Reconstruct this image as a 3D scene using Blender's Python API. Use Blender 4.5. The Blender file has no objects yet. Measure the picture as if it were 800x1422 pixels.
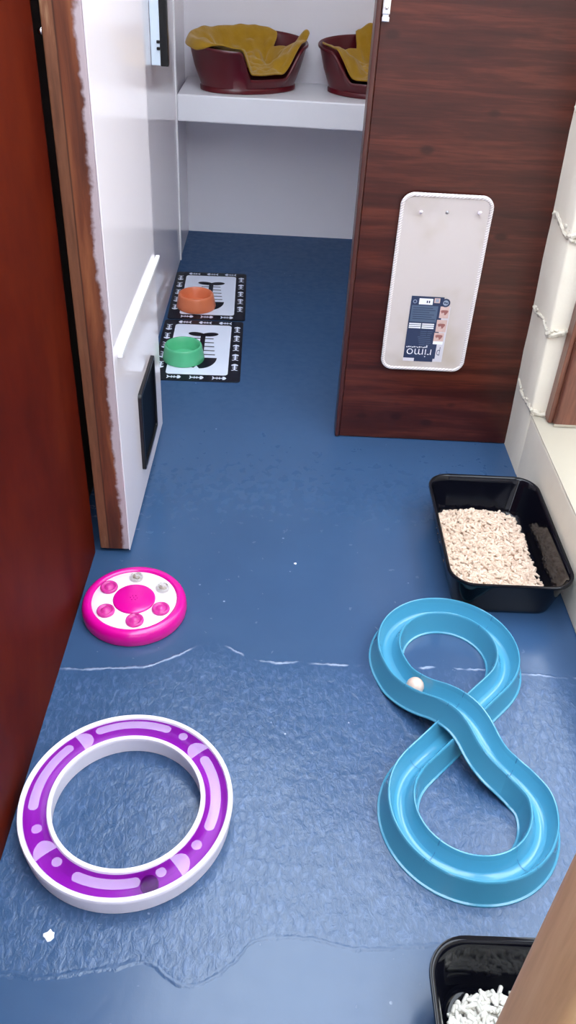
import bpy, bmesh, math, random
from mathutils import Vector, Matrix, noise as mn
PI = math.pi
S = bpy.context.scene
C = S.collection

# ------------------------------------------------------------------ helpers
def lin(c):
    return tuple(((v/255.0)/12.92 if v/255.0 <= 0.04045 else ((v/255.0+0.055)/1.055)**2.4) for v in c) + (1.0,)

class NT:
    """tiny node-tree wrapper"""
    def __init__(s, name):
        s.m = bpy.data.materials.new(name); s.m.use_nodes = True
        s.t = s.m.node_tree; s.b = s.t.nodes['Principled BSDF']; s.out = s.t.nodes['Material Output']
    def n(s, typ, **kw):
        nd = s.t.nodes.new(typ)
        for k, v in kw.items():
            setattr(nd, k, v)
        return nd
    def l(s, a, b): s.t.links.new(a, b)
    def val(s, sock, v):
        if hasattr(v, 'is_output') or hasattr(v, 'links'): s.l(v, sock)
        else: sock.default_value = v
    def math(s, op, a, b=0.0, c=0.0, clamp=False):
        nd = s.n('ShaderNodeMath', operation=op); nd.use_clamp = clamp
        for i, v in enumerate((a, b, c)): s.val(nd.inputs[i], v)
        return nd.outputs[0]
    def ss(s, v, a, b, lo=0.0, hi=1.0):
        nd = s.n('ShaderNodeMapRange', interpolation_type='SMOOTHSTEP')
        s.val(nd.inputs[0], v)
        for i, q in enumerate((a, b, lo, hi)): nd.inputs[i+1].default_value = q
        return nd.outputs[0]
    def mix(s, f, a, b):
        nd = s.n('ShaderNodeMix', data_type='RGBA')
        s.val(nd.inputs[0], f); s.val(nd.inputs[6], a); s.val(nd.inputs[7], b)
        return nd.outputs[2]
    def coord(s, scale=(1, 1, 1), rot=(0, 0, 0), loc=(0, 0, 0)):
        tc = s.n('ShaderNodeTexCoord'); mp = s.n('ShaderNodeMapping')
        s.l(tc.outputs['Object'], mp.inputs[0])
        mp.inputs['Scale'].default_value = scale; mp.inputs['Rotation'].default_value = rot; mp.inputs['Location'].default_value = loc
        return mp.outputs[0]
    def noise(s, vec, scale, detail=3, rough=0.5, dist=0.0):
        nd = s.n('ShaderNodeTexNoise'); s.l(vec, nd.inputs['Vector'])
        nd.inputs['Scale'].default_value = scale; nd.inputs['Detail'].default_value = detail
        nd.inputs['Roughness'].default_value = rough; nd.inputs['Distortion'].default_value = dist
        return nd.outputs['Fac']
    def ramp(s, f, stops):
        nd = s.n('ShaderNodeValToRGB'); s.val(nd.inputs[0], f)
        e = nd.color_ramp.elements
        while len(e) < len(stops): e.new(0.5)
        for i, (p, c) in enumerate(stops): e[i].position = p; e[i].color = c
        return nd.outputs[0]
    def bump(s, h, strength, dist):
        nd = s.n('ShaderNodeBump'); s.l(h, nd.inputs['Height'])
        nd.inputs['Strength'].default_value = strength; nd.inputs['Distance'].default_value = dist
        s.l(nd.outputs[0], s.b.inputs['Normal']); return nd
    def p(s, **kw):
        for k, v in kw.items():
            s.val(s.b.inputs[k.replace('_', ' ')], v)

def simple(name, rgb, rough=0.5, var=0.0, vscale=8, bump=0.0, bscale=80, bdist=0.002, **kw):
    k = NT(name); c = lin(rgb)
    if var:
        v = k.coord()
        f = k.noise(v, vscale, 4, 0.6)
        d = tuple(x*(1-var) for x in c[:3])+(1,); u = tuple(min(1, x*(1+var)) for x in c[:3])+(1,)
        k.p(Base_Color=k.mix(f, d, u))
    else:
        k.p(Base_Color=c)
    if bump:
        k.bump(k.noise(k.coord(), bscale, 3, 0.55), bump, bdist)
    k.p(Roughness=rough)
    for a, b in kw.items(): k.p(**{a: b})
    return k.m

class MB:
    """collects geometry, then links it as ONE mesh object"""
    def __init__(s): s.v = []; s.f = []; s.mi = []
    def add(s, vs, fs, mi=0):
        o = len(s.v); s.v += [tuple(v) for v in vs]
        for f in fs: s.f.append(tuple(i+o for i in f)); s.mi.append(mi)
    def box(s, x0, x1, y0, y1, z0, z1, mi=0):
        s.add([(x0,y0,z0),(x1,y0,z0),(x1,y1,z0),(x0,y1,z0),(x0,y0,z1),(x1,y0,z1),(x1,y1,z1),(x0,y1,z1)],
              [(0,3,2,1),(4,5,6,7),(0,1,5,4),(1,2,6,5),(2,3,7,6),(3,0,4,7)], mi)
    def rings(s, rings, mi=0, cap0=False, cap1=False, closed=True):
        n = len(rings[0]); vs = [p for r in rings for p in r]; fs = []
        for i in range(len(rings)-1):
            for j in range(n if closed else n-1):
                k = (j+1) % n
                fs.append((i*n+j, i*n+k, (i+1)*n+k, (i+1)*n+j))
        if cap0: fs.append(tuple(reversed(range(n))))
        if cap1: fs.append(tuple((len(rings)-1)*n+j for j in range(n)))
        s.add(vs, fs, mi)
    def lathe(s, prof, n=96, c=(0, 0, 0), mi=0, cap0=False, cap1=False, loop=False):
        rs = [[(c[0]+r*math.cos(2*PI*j/n), c[1]+r*math.sin(2*PI*j/n), c[2]+z) for j in range(n)] for r, z in prof]
        if loop: rs.append(rs[0])
        s.rings(rs, mi, cap0, cap1)
    def tube(s, pts, r, n=8, mi=0, closed=False, caps=True):
        pts = [Vector(p) for p in pts]; m = len(pts); rs = []
        up = Vector((0.13, 0.21, 0.97)).normalized()
        for i, p in enumerate(pts):
            a = pts[(i-1) % m] if (closed or i > 0) else p
            b = pts[(i+1) % m] if (closed or i < m-1) else p
            t = (b-a).normalized(); u = t.cross(up)
            if u.length < 1e-4: u = t.cross(Vector((1, 0, 0)))
            u.normalize(); w = u.cross(t)
            rr = r[i] if isinstance(r, (list, tuple)) else r
            rs.append([tuple(p+u*rr*math.cos(2*PI*j/n)+w*rr*math.sin(2*PI*j/n)) for j in range(n)])
        if closed: rs.append(rs[0])
        s.rings(rs, mi, caps and not closed, caps and not closed)
    def ball(s, c, r, n=24, mi=0, sz=1.0):
        m = n//2
        rs = [[(c[0]+r*math.sin(PI*i/m)*math.cos(2*PI*j/n), c[1]+r*math.sin(PI*i/m)*math.sin(2*PI*j/n), c[2]-sz*r*math.cos(PI*i/m)) for j in range(n)] for i in range(1, m)]
        s.rings(rs, mi, True, True)
    def build(s, name, mats, parent=None, loc=None, smooth=True, angle=40, bevel=0, merge=True, rotz=0):
        me = bpy.data.meshes.new(name); me.from_pydata(s.v, [], s.f)
        if not isinstance(mats, (list, tuple)): mats = [mats]
        for m in mats: me.materials.append(m)
        me.polygons.foreach_set('material_index', s.mi)
        bm = bmesh.new(); bm.from_mesh(me)
        if merge: bmesh.ops.remove_doubles(bm, verts=bm.verts, dist=1e-5)
        bmesh.ops.recalc_face_normals(bm, faces=bm.faces)
        if smooth:
            for f in bm.faces: f.smooth = True
            for e in bm.edges:
                if len(e.link_faces) == 2 and e.calc_face_angle(0) > math.radians(angle): e.smooth = False
        bm.to_mesh(me); bm.free()
        o = bpy.data.objects.new(name, me); C.objects.link(o)
        if parent: o.parent = parent
        if loc: o.location = loc
        if rotz: o.rotation_euler.z = rotz
        if bevel:
            b = o.modifiers.new('bevel', 'BEVEL'); b.width = bevel; b.segments = 3; b.limit_method = 'ANGLE'; b.angle_limit = math.radians(40)
        return o

def empty(name, loc=(0, 0, 0), rz=0):
    o = bpy.data.objects.new(name, None); C.objects.link(o); o.location = loc; o.rotation_euler.z = rz
    o.empty_display_size = 0.1; return o
def tag(o, label=None, cat=None, group=None, kind=None):
    if label: o['label'] = label
    if cat: o['category'] = cat
    if group: o['group'] = group
    if kind: o['kind'] = kind
    return o
def rrect(hx, hy, r, n=8, cx=0, cy=0):
    P = []
    for (sx, sy, a0) in ((1, 1, 0), (-1, 1, 90), (-1, -1, 180), (1, -1, 270)):
        for i in range(n+1):
            a = math.radians(a0+90*i/n)
            P.append((cx+sx*(hx-r)+r*math.cos(a), cy+sy*(hy-r)+r*math.sin(a)))
    return P
def sstep(a, b, x):
    t = max(0, min(1, (x-a)/(b-a))); return t*t*(3-2*t)
def nz(x, y, z): return mn.noise(Vector((x, y, z)))

# ------------------------------------------------------------------ materials
def wood(name, dark, mid, light, scale=(1, 1, 1), rough=0.35, gscale=3.0, coat=0.3, knots=False, rot=(0, 0, 0), bump=0.15, spec=0.5):
    k = NT(name)
    v = k.coord(scale, rot)
    g = k.noise(v, gscale, 6, 0.62, 0.6)
    g2 = k.noise(v, gscale*6, 3, 0.6, 0.2)
    f = k.math('ADD', k.math('MULTIPLY', g, 0.75), k.math('MULTIPLY', g2, 0.25))
    col = k.ramp(f, [(0.28, lin(dark)), (0.5, lin(mid)), (0.72, lin(light))])
    if knots:
        vv = k.coord((6.5, 6.5, 11.0))
        vo = k.n('ShaderNodeTexVoronoi'); k.l(vv, vo.inputs['Vector']); vo.inputs['Scale'].default_value = 1.0
        kn = k.ss(vo.outputs['Distance'], 0.06, 0.16, 1.0, 0.0)
        col = k.mix(k.math('MULTIPLY', kn, 0.75), col, lin(dark))
    k.p(Base_Color=col, Roughness=rough, Coat_Weight=coat, Coat_Roughness=0.25)
    k.b.inputs['Specular IOR Level'].default_value = spec
    k.bump(f, bump, 0.002)
    return k.m

def floor_mat():
    k = NT('blue floor paint')
    tc = k.n('ShaderNodeTexCoord'); sep = k.n('ShaderNodeSeparateXYZ'); k.l(tc.outputs['Object'], sep.inputs[0])
    X, Y = sep.outputs[0], sep.outputs[1]
    v = tc.outputs['Object']
    wob = k.math('MULTIPLY', k.math('SUBTRACT', k.noise(v, 26, 4, 0.6), 0.5), 0.05)
    mr = k.n('ShaderNodeMapRange'); k.l(X, mr.inputs[0]); mr.inputs[1].default_value = -0.45; mr.inputs[2].default_value = 0.75
    def curve(pts, y0, y1):
        fc = k.n('ShaderNodeFloatCurve'); cm = fc.mapping.curves[0]
        P = [((x+0.45)/1.2, (y-y0)/(y1-y0)) for x, y in pts]
        cm.points[0].location = P[0]; cm.points[1].location = P[-1]
        for p in P[1:-1]: cm.points.new(*p)
        fc.mapping.update(); k.l(mr.outputs[0], fc.inputs['Value'])
        return k.math('MULTIPLY_ADD', fc.outputs[0], y1-y0, y0)
    up = curve([(-.45, 1.20), (-.319, 1.212), (-.258, 1.22), (-.199, 1.251), (-.108, 1.293), (-.059, 1.274), (-.01, 1.25), (.085, 1.25), (.228, 1.247), (.45, 1.25), (.75, 1.23)], 1.0, 1.5)
    lo = curve([(-.45, .56), (-.385, .58), (-.317, .579), (-.22, .595), (-.166, .607), (-.13, .587), (-.095, .572), (-.063, .582), (-.02, .617), (.013, .647), (.06, .652), (.118, .647), (.176, .637), (.293, .648), (.75, .66)], .4, .9)
    Yw = k.math('ADD', Y, wob)
    Yw2 = k.math('ADD', Y, k.math('MULTIPLY', wob, 0.35))
    du = k.math('SUBTRACT', Yw2, up)      # >0 beyond the skim line
    dl = k.math('SUBTRACT', Yw2, lo)
    m_mid = k.math('MULTIPLY', k.ss(du, 0.03, -0.06), k.ss(dl, -0.005, 0.012))
    edge_up = k.math('MULTIPLY', k.ss(du, 0.0035, 0.0), k.ss(du, -0.006, 0.0))
    edge_lo = k.math('MULTIPLY', k.ss(dl, 0.006, 0.0), k.ss(dl, -0.006, 0.0))
    # brush texture
    st = k.coord((1.0, 0.55, 1.0), (0, 0, 0.5))
    t1 = k.noise(st, 95, 4, 0.62, 0.8)
    t2 = k.noise(v, 34, 3, 0.5, 0.4)
    t3 = k.noise(v, 9, 3, 0.5)
    tex = k.math('ADD', k.math('MULTIPLY', t1, 0.5), k.math('MULTIPLY', t2, 0.7))
    h = k.math('MULTIPLY', tex, k.math('MULTIPLY_ADD', m_mid, 0.92, 0.08))
    h = k.math('ADD', h, k.math('MULTIPLY', edge_up, k.math('MULTIPLY', k.ss(k.noise(v, 16, 2), 0.42, 0.6), 0.8)))
    h = k.math('ADD', h, k.math('MULTIPLY', edge_lo, 0.35))
    h = k.math('ADD', h, k.math('MULTIPLY', t3, 0.2))
    k.bump(h, 0.75, 0.0035)
    base = k.mix(k.noise(v, 5, 4, 0.6), lin((46, 72, 106)), lin((53, 81, 116)))
    base = k.mix(k.math('MULTIPLY', m_mid, k.ss(t1, 0.45, 0.75, 0, 0.35)), base, lin((96, 122, 166)))
    # pale scuff flecks
    fl = k.n('ShaderNodeTexVoronoi'); k.l(v, fl.inputs['Vector']); fl.inputs['Scale'].default_value = 30
    fleck = k.math('MULTIPLY', k.ss(fl.outputs['Distance'], 0.05, 0.10, 1, 0), k.ss(k.noise(v, 13, 2), 0.6, 0.68))
    base = k.mix(k.math('MULTIPLY', fleck, 0.6), base, lin((180, 195, 220)))
    base = k.mix(k.math('MULTIPLY', edge_up, k.math('MULTIPLY', k.ss(k.noise(v, 16, 2), 0.42, 0.6), 0.55)), base, lin((165, 180, 210)))
    k.p(Base_Color=base, Roughness=k.math('ADD', k.math('MULTIPLY', t2, k.ss(Y, 1.6, 2.6, 0.16, 0.5)), 0.16), Specular_IOR_Level=k.ss(Y, 1.3, 3.0, 0.5, 0.06), Coat_Weight=k.ss(du, 0.5, -0.1, 0, 0.12), Coat_Roughness=0.1)
    return k.m

M = {}
M['floor'] = floor_mat()
M['left_wood'] = wood('dark red plywood', (54, 12, 6), (76, 20, 9), (96, 33, 14), (6, 1.0, 0.5), 0.5, 2.2, 0.0, rot=(0.5, 0, 0), bump=0.06, spec=0.03)
M['gap_shade_wood'] = simple('shadowed timber', (58, 34, 24), 0.7, 0.2)  # dark tone stands in for shadow in the gap behind the door
M['part_wood'] = wood('varnished mahogany stain', (38, 11, 8), (64, 23, 15), (98, 45, 30), (0.7, 4, 10), 0.3, 2.6, 0.2, knots=True, bump=0.08, spec=0.35)
M['part_edge'] = wood('darker stained strip', (44, 16, 12), (66, 26, 20), (86, 38, 28), (6, 6, 0.8), 0.4, 3, 0.3)
M['post_wood'] = wood('light brown oiled pine', (178, 130, 86), (222, 180, 128), (238, 204, 156), (9, 9, 0.8), 0.5, 2.4, 0.1, bump=0.1)
M['frame_wood'] = wood('brown stained frame', (70, 36, 28), (104, 60, 46), (140, 88, 66), (10, 10, 1.0), 0.4, 2.6, 0.3)
M['gloss_white'] = simple('white gloss laminate', (236, 228, 234), 0.08, 0.015, 3, Specular_IOR_Level=0.42)
M['white_trim'] = simple('white plastic strip', (235, 232, 235), 0.2)
M['white_paint'] = simple('white painted wall', (236, 232, 238), 0.6, 0.02, 4, bump=0.05)
M['shelf_paint'] = simple('white shelf gloss', (240, 238, 243), 0.3, 0.02, 4)
M['ceil'] = simple('white ceiling board', (225, 225, 225), 0.7)
M['black_gloss'] = simple('black gloss plastic', (9, 10, 18), 0.07, Specular_IOR_Level=0.28)
M['black'] = simple('black plastic', (14, 14, 18), 0.35)
M['chrome'] = simple('bright steel', (225, 225, 228), 0.15, Metallic=1.0)
M['steel'] = simple('steel screw', (170, 170, 175), 0.35, Metallic=1.0)

def door_edge_mat():
    k = NT('raw door edge with paint smears')
    tc = k.n('ShaderNodeTexCoord'); sep = k.n('ShaderNodeSeparateXYZ'); k.l(tc.outputs['Object'], sep.inputs[0])
    v = k.coord((10, 10, 0.9))
    f = k.noise(v, 3.0, 5, 0.6, 0.5)
    col = k.ramp(f, [(0.3, lin((70, 34, 22))), (0.5, lin((108, 56, 34))), (0.7, lin((142, 84, 52)))])
    # outer lipping of a paler timber
    lip = k.ss(sep.outputs[0], -0.3985, -0.4000)
    f2 = k.noise(k.coord((14, 14, 1.6), (0, 0, 0), (3, 1, 2)), 3.0, 4, 0.6)
    col = k.mix(lip, col, k.ramp(f2, [(0.35, lin((92, 54, 36))), (0.6, lin((124, 78, 54))), (0.75, lin((176, 138, 104)))]))
    seam = k.math('MULTIPLY', k.ss(sep.outputs[0], -0.4015, -0.4000), k.ss(sep.outputs[0], -0.3965, -0.3990))
    col = k.mix(k.math('MULTIPLY', seam, 0.7), col, lin((50, 22, 12)))
    w = k.math('ADD', sep.outputs[0], k.math('MULTIPLY', k.math('SUBTRACT', k.noise(k.coord((1, 1, 1)), 11, 4, 0.65), 0.5), 0.035))
    w = k.math('ADD', w, k.math('MULTIPLY', k.math('SUBTRACT', k.noise(k.coord((1, 1, 1)), 55, 3, 0.6), 0.5), 0.012))
    pm = k.ss(w, -0.3690, -0.3590)
    col = k.mix(pm, col, lin((188, 172, 178)))
    k.p(Base_Color=col, Roughness=0.5)
    k.bump(k.math('ADD', f, k.math('MULTIPLY', pm, 1.2)), 0.5, 0.0015)
    return k.m
M['door_edge'] = door_edge_mat()

def block_mat():
    k = NT('cream painted block')
    v = k.coord()
    n1 = k.noise(v, 12, 4, 0.6); n2 = k.noise(v, 150, 3, 0.6); n3 = k.noise(v, 35, 3, 0.6)
    k.p(Base_Color=k.mix(n1, lin((228, 218, 200)), lin((240, 232, 214))), Roughness=0.75)
    k.bump(k.math('ADD', k.math('MULTIPLY', n3, 0.8), k.math('MULTIPLY', n2, 0.35)), 0.5, 0.003)
    return k.m
M['block'] = block_mat()
M['mortar'] = simple('rough mortar', (206, 198, 182), 0.9, 0.12, 40, bump=0.9, bscale=120, bdist=0.004)
M['sill'] = simple('cream painted sill', (168, 160, 145), 0.45, 0.03, 6, bump=0.06, bscale=20)
M['ground'] = simple('pale concrete yard', (150, 150, 145), 0.9, 0.1, 4, bump=0.3)

M['pink'] = simple('hot pink plastic', (208, 6, 142), 0.2, Subsurface_Weight=0.0, Coat_Weight=0.3)
M['toy_white'] = simple('white toy plastic', (238, 228, 240), 0.2)
M['ring_white'] = simple('white moulded plastic', (226, 220, 232), 0.28)
M['pink_clear'] = simple('translucent pink plastic', (236, 70, 175), 0.06, Transmission_Weight=0.55, IOR=1.45)
M['clear'] = simple('clear plastic', (240, 238, 232), 0.05, Transmission_Weight=0.75, IOR=1.45)
M['kibble'] = simple('brown treat', (150, 116, 92), 0.8, 0.2, 60)
M['track'] = simple('turquoise blue plastic', (70, 145, 176), 0.17, Coat_Weight=0.25)
M['seam'] = simple('joint gap', (36, 104, 142), 0.6)
M['ball_cream'] = simple('cream ball', (206, 180, 166), 0.3)
M['ball_dark'] = simple('dark green ball', (16, 26, 24), 0.25)
M['orange'] = simple('orange plastic', (214, 118, 80), 0.28)
M['green'] = simple('mint green plastic', (84, 178, 130), 0.25)
M['mat_black'] = simple('black printed vinyl', (10, 12, 26), 0.4, Specular_IOR_Level=0.2)
M['mat_white'] = simple('white printed vinyl', (216, 222, 238), 0.3)
M['bed_red'] = simple('dark red plastic', (86, 8, 22), 0.28)
def cloth_mat():
    k = NT('mustard fleece'); v = k.coord()
    k.p(Base_Color=k.mix(k.noise(v, 30, 4, 0.6), lin((152, 112, 4)), lin((180, 136, 14))), Roughness=0.95, Sheen_Weight=0.3)
    k.bump(k.math('ADD', k.noise(v, 300, 3, 0.7), k.math('MULTIPLY', k.noise(v, 22, 3, 0.6), 2.0)), 0.5, 0.004)
    return k.m
M['cloth'] = cloth_mat()
def pellet_mat(name, a, b):
    k = NT(name)
    gi = k.n('ShaderNodeNewGeometry')
    k.p(Base_Color=k.mix(gi.outputs['Random Per Island'], lin(a), lin(b)), Roughness=0.9)
    k.bump(k.noise(k.coord(), 500, 2, 0.6), 0.4, 0.001)
    return k.m
M['pellet'] = pellet_mat('wood pellets', (186, 160, 140), (220, 198, 178))
M['pellet2'] = pellet_mat('pale wood pellets', (180, 177, 168), (216, 214, 206))
def carpet_mat():
    k = NT('cream woven carpet'); v = k.coord()
    w = k.n('ShaderNodeTexWave', wave_type='BANDS', bands_direction='Z'); k.l(v, w.inputs['Vector']); w.inputs['Scale'].default_value = 260
    w2 = k.n('ShaderNodeTexWave', wave_type='BANDS', bands_direction='X'); k.l(v, w2.inputs['Vector']); w2.inputs['Scale'].default_value = 260
    h = k.math('ADD', w.outputs['Fac'], w2.outputs['Fac'])
    crease = k.noise(k.coord((3, 1, 3), (0, 0.7, 0)), 1.6, 3, 0.5)
    k.p(Base_Color=k.mix(k.ss(crease, 0.5, 0.72), lin((200, 189, 186)), lin((184, 170, 156))), Roughness=0.95)
    k.bump(k.math('ADD', h, k.noise(v, 240, 2)), 0.25, 0.001)
    return k.m
M['carpet'] = carpet_mat()
def binding_mat():
    k = NT('stitched binding'); v = k.coord((1, 1, 1), (0, 0.6, 0))
    w = k.n('ShaderNodeTexWave', wave_type='BANDS', bands_direction='Z'); k.l(v, w.inputs['Vector']); w.inputs['Scale'].default_value = 55
    k.p(Base_Color=k.mix(w.outputs['Fac'], lin((196, 186, 186)), lin((238, 230, 228))), Roughness=0.9)
    k.bump(w.outputs['Fac'], 0.5, 0.0015)
    return k.m
M['binding'] = binding_mat()
M['navy'] = simple('navy label print', (42, 54, 84), 0.35)
M['slate'] = simple('grey blue label print', (82, 98, 122), 0.35)
M['lab_white'] = simple('white label print', (232, 232, 238), 0.35)
M['lab_grey'] = simple('pale grey label print', (150, 160, 178), 0.35)
M['lab_pink'] = simple('photo print', (206, 176, 168), 0.4, 0.25, 60)
M['lab_brown'] = simple('photo print brown', (150, 96, 92), 0.4, 0.3, 90)
M['lab_film'] = simple('label film', (208, 204, 212), 0.2)
M['chip'] = simple('white paint flake', (225, 228, 235), 0.6)

# translucent tinted cover for the ring toy
def tint_mat(name, tint, refl, w_diff, diff):
    k = NT(name); t = k.t
    tr = k.n('ShaderNodeBsdfTransparent'); tr.inputs[0].default_value = lin(tint)
    k.p(Base_Color=lin(diff), Roughness=0.14)
    mx = k.n('ShaderNodeMixShader'); mx.inputs[0].default_value = w_diff
    k.l(tr.outputs[0], mx.inputs[1]); k.l(k.b.outputs[0], mx.inputs[2]); k.l(mx.outputs[0], k.out.inputs[0])
    return k.m
M['cover_purple'] = tint_mat('tinted purple plastic', (200, 84, 212), 0, 0.25, (120, 14, 148))
M['cover_milky'] = tint_mat('milky lilac plastic', (246, 232, 252), 0, 0.36, (206, 182, 222))

# ------------------------------------------------------------------ setting
H = 1.35
XL, XR, YP, YB = -0.435, 0.723, 2.205, 4.065
HT = 2.15

b = MB(); b.box(-0.62, 0.95, -0.9, 4.2, -0.06, 0.0)
tag(b.build('floor', M['floor'], smooth=False), 'blue painted concrete floor with brush marks and a ragged skim edge', 'floor', kind='structure')
b = MB(); b.box(-6, 8, -7, 10, -0.2, -0.065)  # unseen slab, added to stop sky light coming from below
tag(b.build('ground', M['ground'], smooth=False), 'unseen concrete ground outside the pen, added to block light from below', 'ground', kind='structure')

b = MB(); b.box(XL-0.06, XL, -0.9, 1.593, 0, HT)
tag(b.build('wall_left', M['left_wood'], smooth=False, bevel=0.003), 'dark reddish brown plywood wall along the left side', 'wall', kind='structure')
b = MB(); b.box(XL-0.10, XL-0.062, 1.40, 2.29, 0, HT)
tag(b.build('wall_recess', M['gap_shade_wood'], smooth=False), 'timber behind the open white door, coloured dark for the shadowed gap', 'wall', kind='structure')

# compartment shell
b = MB(); b.box(-0.53, 0.80, YB, YB+0.08, 0, HT)
tag(b.build('wall_back', M['white_paint'], smooth=False), 'white back wall of the sleeping compartment', 'wall', kind='structure')
# glossy side panel follows the slightly skewed left line
b = MB()
xa, xb = -0.441, -0.463
b.add([(xa, 2.29, 0), (xb, YB, 0), (xb-0.05, YB, 0), (xa-0.05, 2.29, 0), (xa, 2.29, HT), (xb, YB, HT), (xb-0.05, YB, HT), (xa-0.05, 2.29, HT)],
      [(0,3,2,1),(4,5,6,7),(0,1,5,4),(1,2,6,5),(2,3,7,6),(3,0,4,7)])
wl = tag(b.build('wall_inner_left', M['gloss_white'], smooth=False), 'glossy white side panel of the sleeping compartment, left of the mats', 'wall', kind='structure')
b = MB(); b.box(-0.458, -0.452, 3.655, 3.675, 0.001, HT-0.02)
tag(b.build('trim_1', M['white_trim'], smooth=False), 'thin white joint strip on the glossy side panel', 'trim', kind='structure')
b = MB(); b.box(-0.60, 0.95, 2.62, 4.2, HT, HT+0.05)
tag(b.build('ceiling', M['ceil'], smooth=False), 'white ceiling over the sleeping compartment', 'ceiling', kind='structure')  # front edge cut back: open roof strip added to light the compartment

b = MB(); b.box(-0.60, 1.9, -1.6, -0.75, HT, HT+0.05)  # unseen roof piece, added to narrow the sky opening
tag(b.build('sky_blocker_roof', M['ceil'], smooth=False), 'unseen white roof behind the viewer, added to block sky light', 'ceiling', kind='structure')
b = MB(); b.box(-0.60, 1.9, -1.6, -1.52, 0, HT)  # unseen wall, added to close off light from behind the camera
tag(b.build('sky_blocker_front', M['white_paint'], smooth=False), 'unseen white wall behind the viewer, added to block light', 'wall', kind='structure')
b = MB(); b.box(1.75, 1.85, -1.6, 4.2, -.06, HT)  # unseen wall, added to hold back sky light at the right opening
tag(b.build('sky_blocker_right', M['block'], smooth=False), 'unseen cream wall beyond the window opening, added to cut sky light', 'wall', kind='structure')
b = MB(); b.box(0.70, 0.95, -0.9, 2.03, 1.75, HT)  # unseen lintel, added to set how much side light enters
tag(b.build('sky_blocker_lintel', M['block'], smooth=False), 'unseen cream wall above the window opening, added to limit side light', 'wall', kind='structure')
# right wall: pier beside the opening (face leans in slightly) and the low wall below the sill
b = MB()
def fx(z): return 0.7255-0.030*z
zs = 0.207
nzv = 40
ringsL = []
for i in range(nzv+1):
    z = HT*i/nzv
    w = 0.0035*nz(3.1, 7.7, z*9)
    ringsL.append([(fx(z)+w, YB, z), (fx(z)+w, 2.12, z), (fx(z)+0.6*w, 2.035, z), (fx(z)+0.006, 2.028+w, z), (0.95, 2.025, z), (0.95, YB, z)])
b.rings(ringsL, 0, True, True)
wr = tag(b.build('wall_right', M['block'], angle=60), 'cream painted block wall on the right with rough mortar joints', 'wall', kind='structure')
random.seed(4)
for zc in (0.226, 0.465, 0.715, 0.965, 1.215, 1.465):
    j = MB(); pts = []; rr = []
    path = [(0, 2.195), (0, 2.16), (0, 2.12), (0, 2.08), (0.0, 2.045), (0.004, 2.028), (0.03, 2.024), (0.05, 2.024)]
    for a in range(len(path)-1):
        for q in range(4):
            t = q/4; dx = path[a][0]*(1-t)+path[a+1][0]*t; y = path[a][1]*(1-t)+path[a+1][1]*t
            sg = a*4+q
            z = zc+0.008*math.sin(sg*0.35+zc*9)-0.010*(1-abs(sg-18)/18.0)+0.006*nz(sg*0.5, zc*5, 1)
            pts.append((fx(z)+dx+0.0015, y, z)); rr.append(0.0055+0.0035*nz(sg*0.9, zc*7, 4)+0.002*(1 if sg > 15 else 0))
    j.tube(pts, rr, 7)
    for q in range(26):
        a_ = random.random(); z = zc+random.uniform(-.012, .006)-.006
        if a_ < .45: c_ = (fx(z)+.001, random.uniform(2.04, 2.19), zc+random.uniform(-.007, .007))
        else: c_ = (fx(z)+random.uniform(0, .03), 2.0265+random.uniform(-.001, .003), z)
        j.ball(c_, random.uniform(.0025, .0065), 10, sz=random.uniform(.6, 1.1))
    j.build('mortar_joint', M['mortar'], wr, merge=False)
b = MB(); b.box(0.724, 0.95, -0.9, 2.03, 0, zs-0.004)
lowall = b.build('wall_below_sill', M['block'], smooth=False, bevel=0.006)
tag(lowall, 'low cream wall under the window sill beside the black trays', 'wall', kind='structure')
b = MB(); b.box(0.7235, 0.99, -0.9, 2.031, zs-0.004, zs)
tag(b.build('window_sill', M['sill'], smooth=False, bevel=0.002), 'pale cream painted window sill on the right', 'sill', kind='structure')
# brown window frame upright standing on the sill
b = MB(); b.box(0.772, 0.85, 1.968, 2.024, zs+0.002, HT)
wf = b.build('window_1', M['frame_wood'], smooth=False, bevel=0.006)
tag(wf, 'brown stained window frame upright on the cream sill', 'window frame', kind='structure')
b = MB(); b.box(0.759, 0.7725, 1.985, 2.024, zs+0.002, HT)
b.build('frame_bead', M['frame_wood'], wf, smooth=False, bevel=0.003)
b = MB(); b.box(0.771, 0.851, 1.9665, 1.9695, zs+0.002, zs+0.009)
b.build('paint_line', M['sill'], wf, smooth=False)

# ------------------------------------------------------------------ partition of stained boards with a door stop and a catch
pt = tag(empty('wooden_partition', (0.46, YP+0.02, 0)), 'mahogany stained wooden partition facing the camera, with the cream carpet piece on it', 'partition')
pt['kind'] = 'structure'
def loc_build(mb, name, mat, parent, **kw):
    o = mb.build(name, mat, parent, **kw)
    o.matrix_parent_inverse = Matrix.Translation(-Vector(parent.location)) if not parent.rotation_euler.z else parent.matrix_world.inverted()
    return o
b = MB()
b.add([(.204, YP, .002), (.7265, YP, .002), (.7265, YP+.04, .002), (.204, YP+.04, .002), (.204, YP, HT), (fx(HT)+.004, YP, HT), (fx(HT)+.004, YP+.04, HT), (.204, YP+.04, HT)],
      [(0,3,2,1),(4,5,6,7),(0,1,5,4),(1,2,6,5),(2,3,7,6),(3,0,4,7)])
loc_build(b, 'board', M['part_wood'], pt, smooth=False, bevel=0.002)
b = MB(); b.box(.1905, .2035, YP-.006, YP+.055, .002, HT)
loc_build(b, 'door_stop', M['part_edge'], pt, smooth=False, bevel=0.004)
b = MB()
for z0, z1 in ((1.139, 1.172), (1.124, 1.134)):
    b.box(.2045, .2225, YP-.012, YP+.0, z0, z1)
b.box(.206, .221, YP-.007, YP+.0, 1.1335, 1.1395)
b.box(.2045, .2225, YP-.010, YP+.0, 1.176, 1.24)
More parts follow.
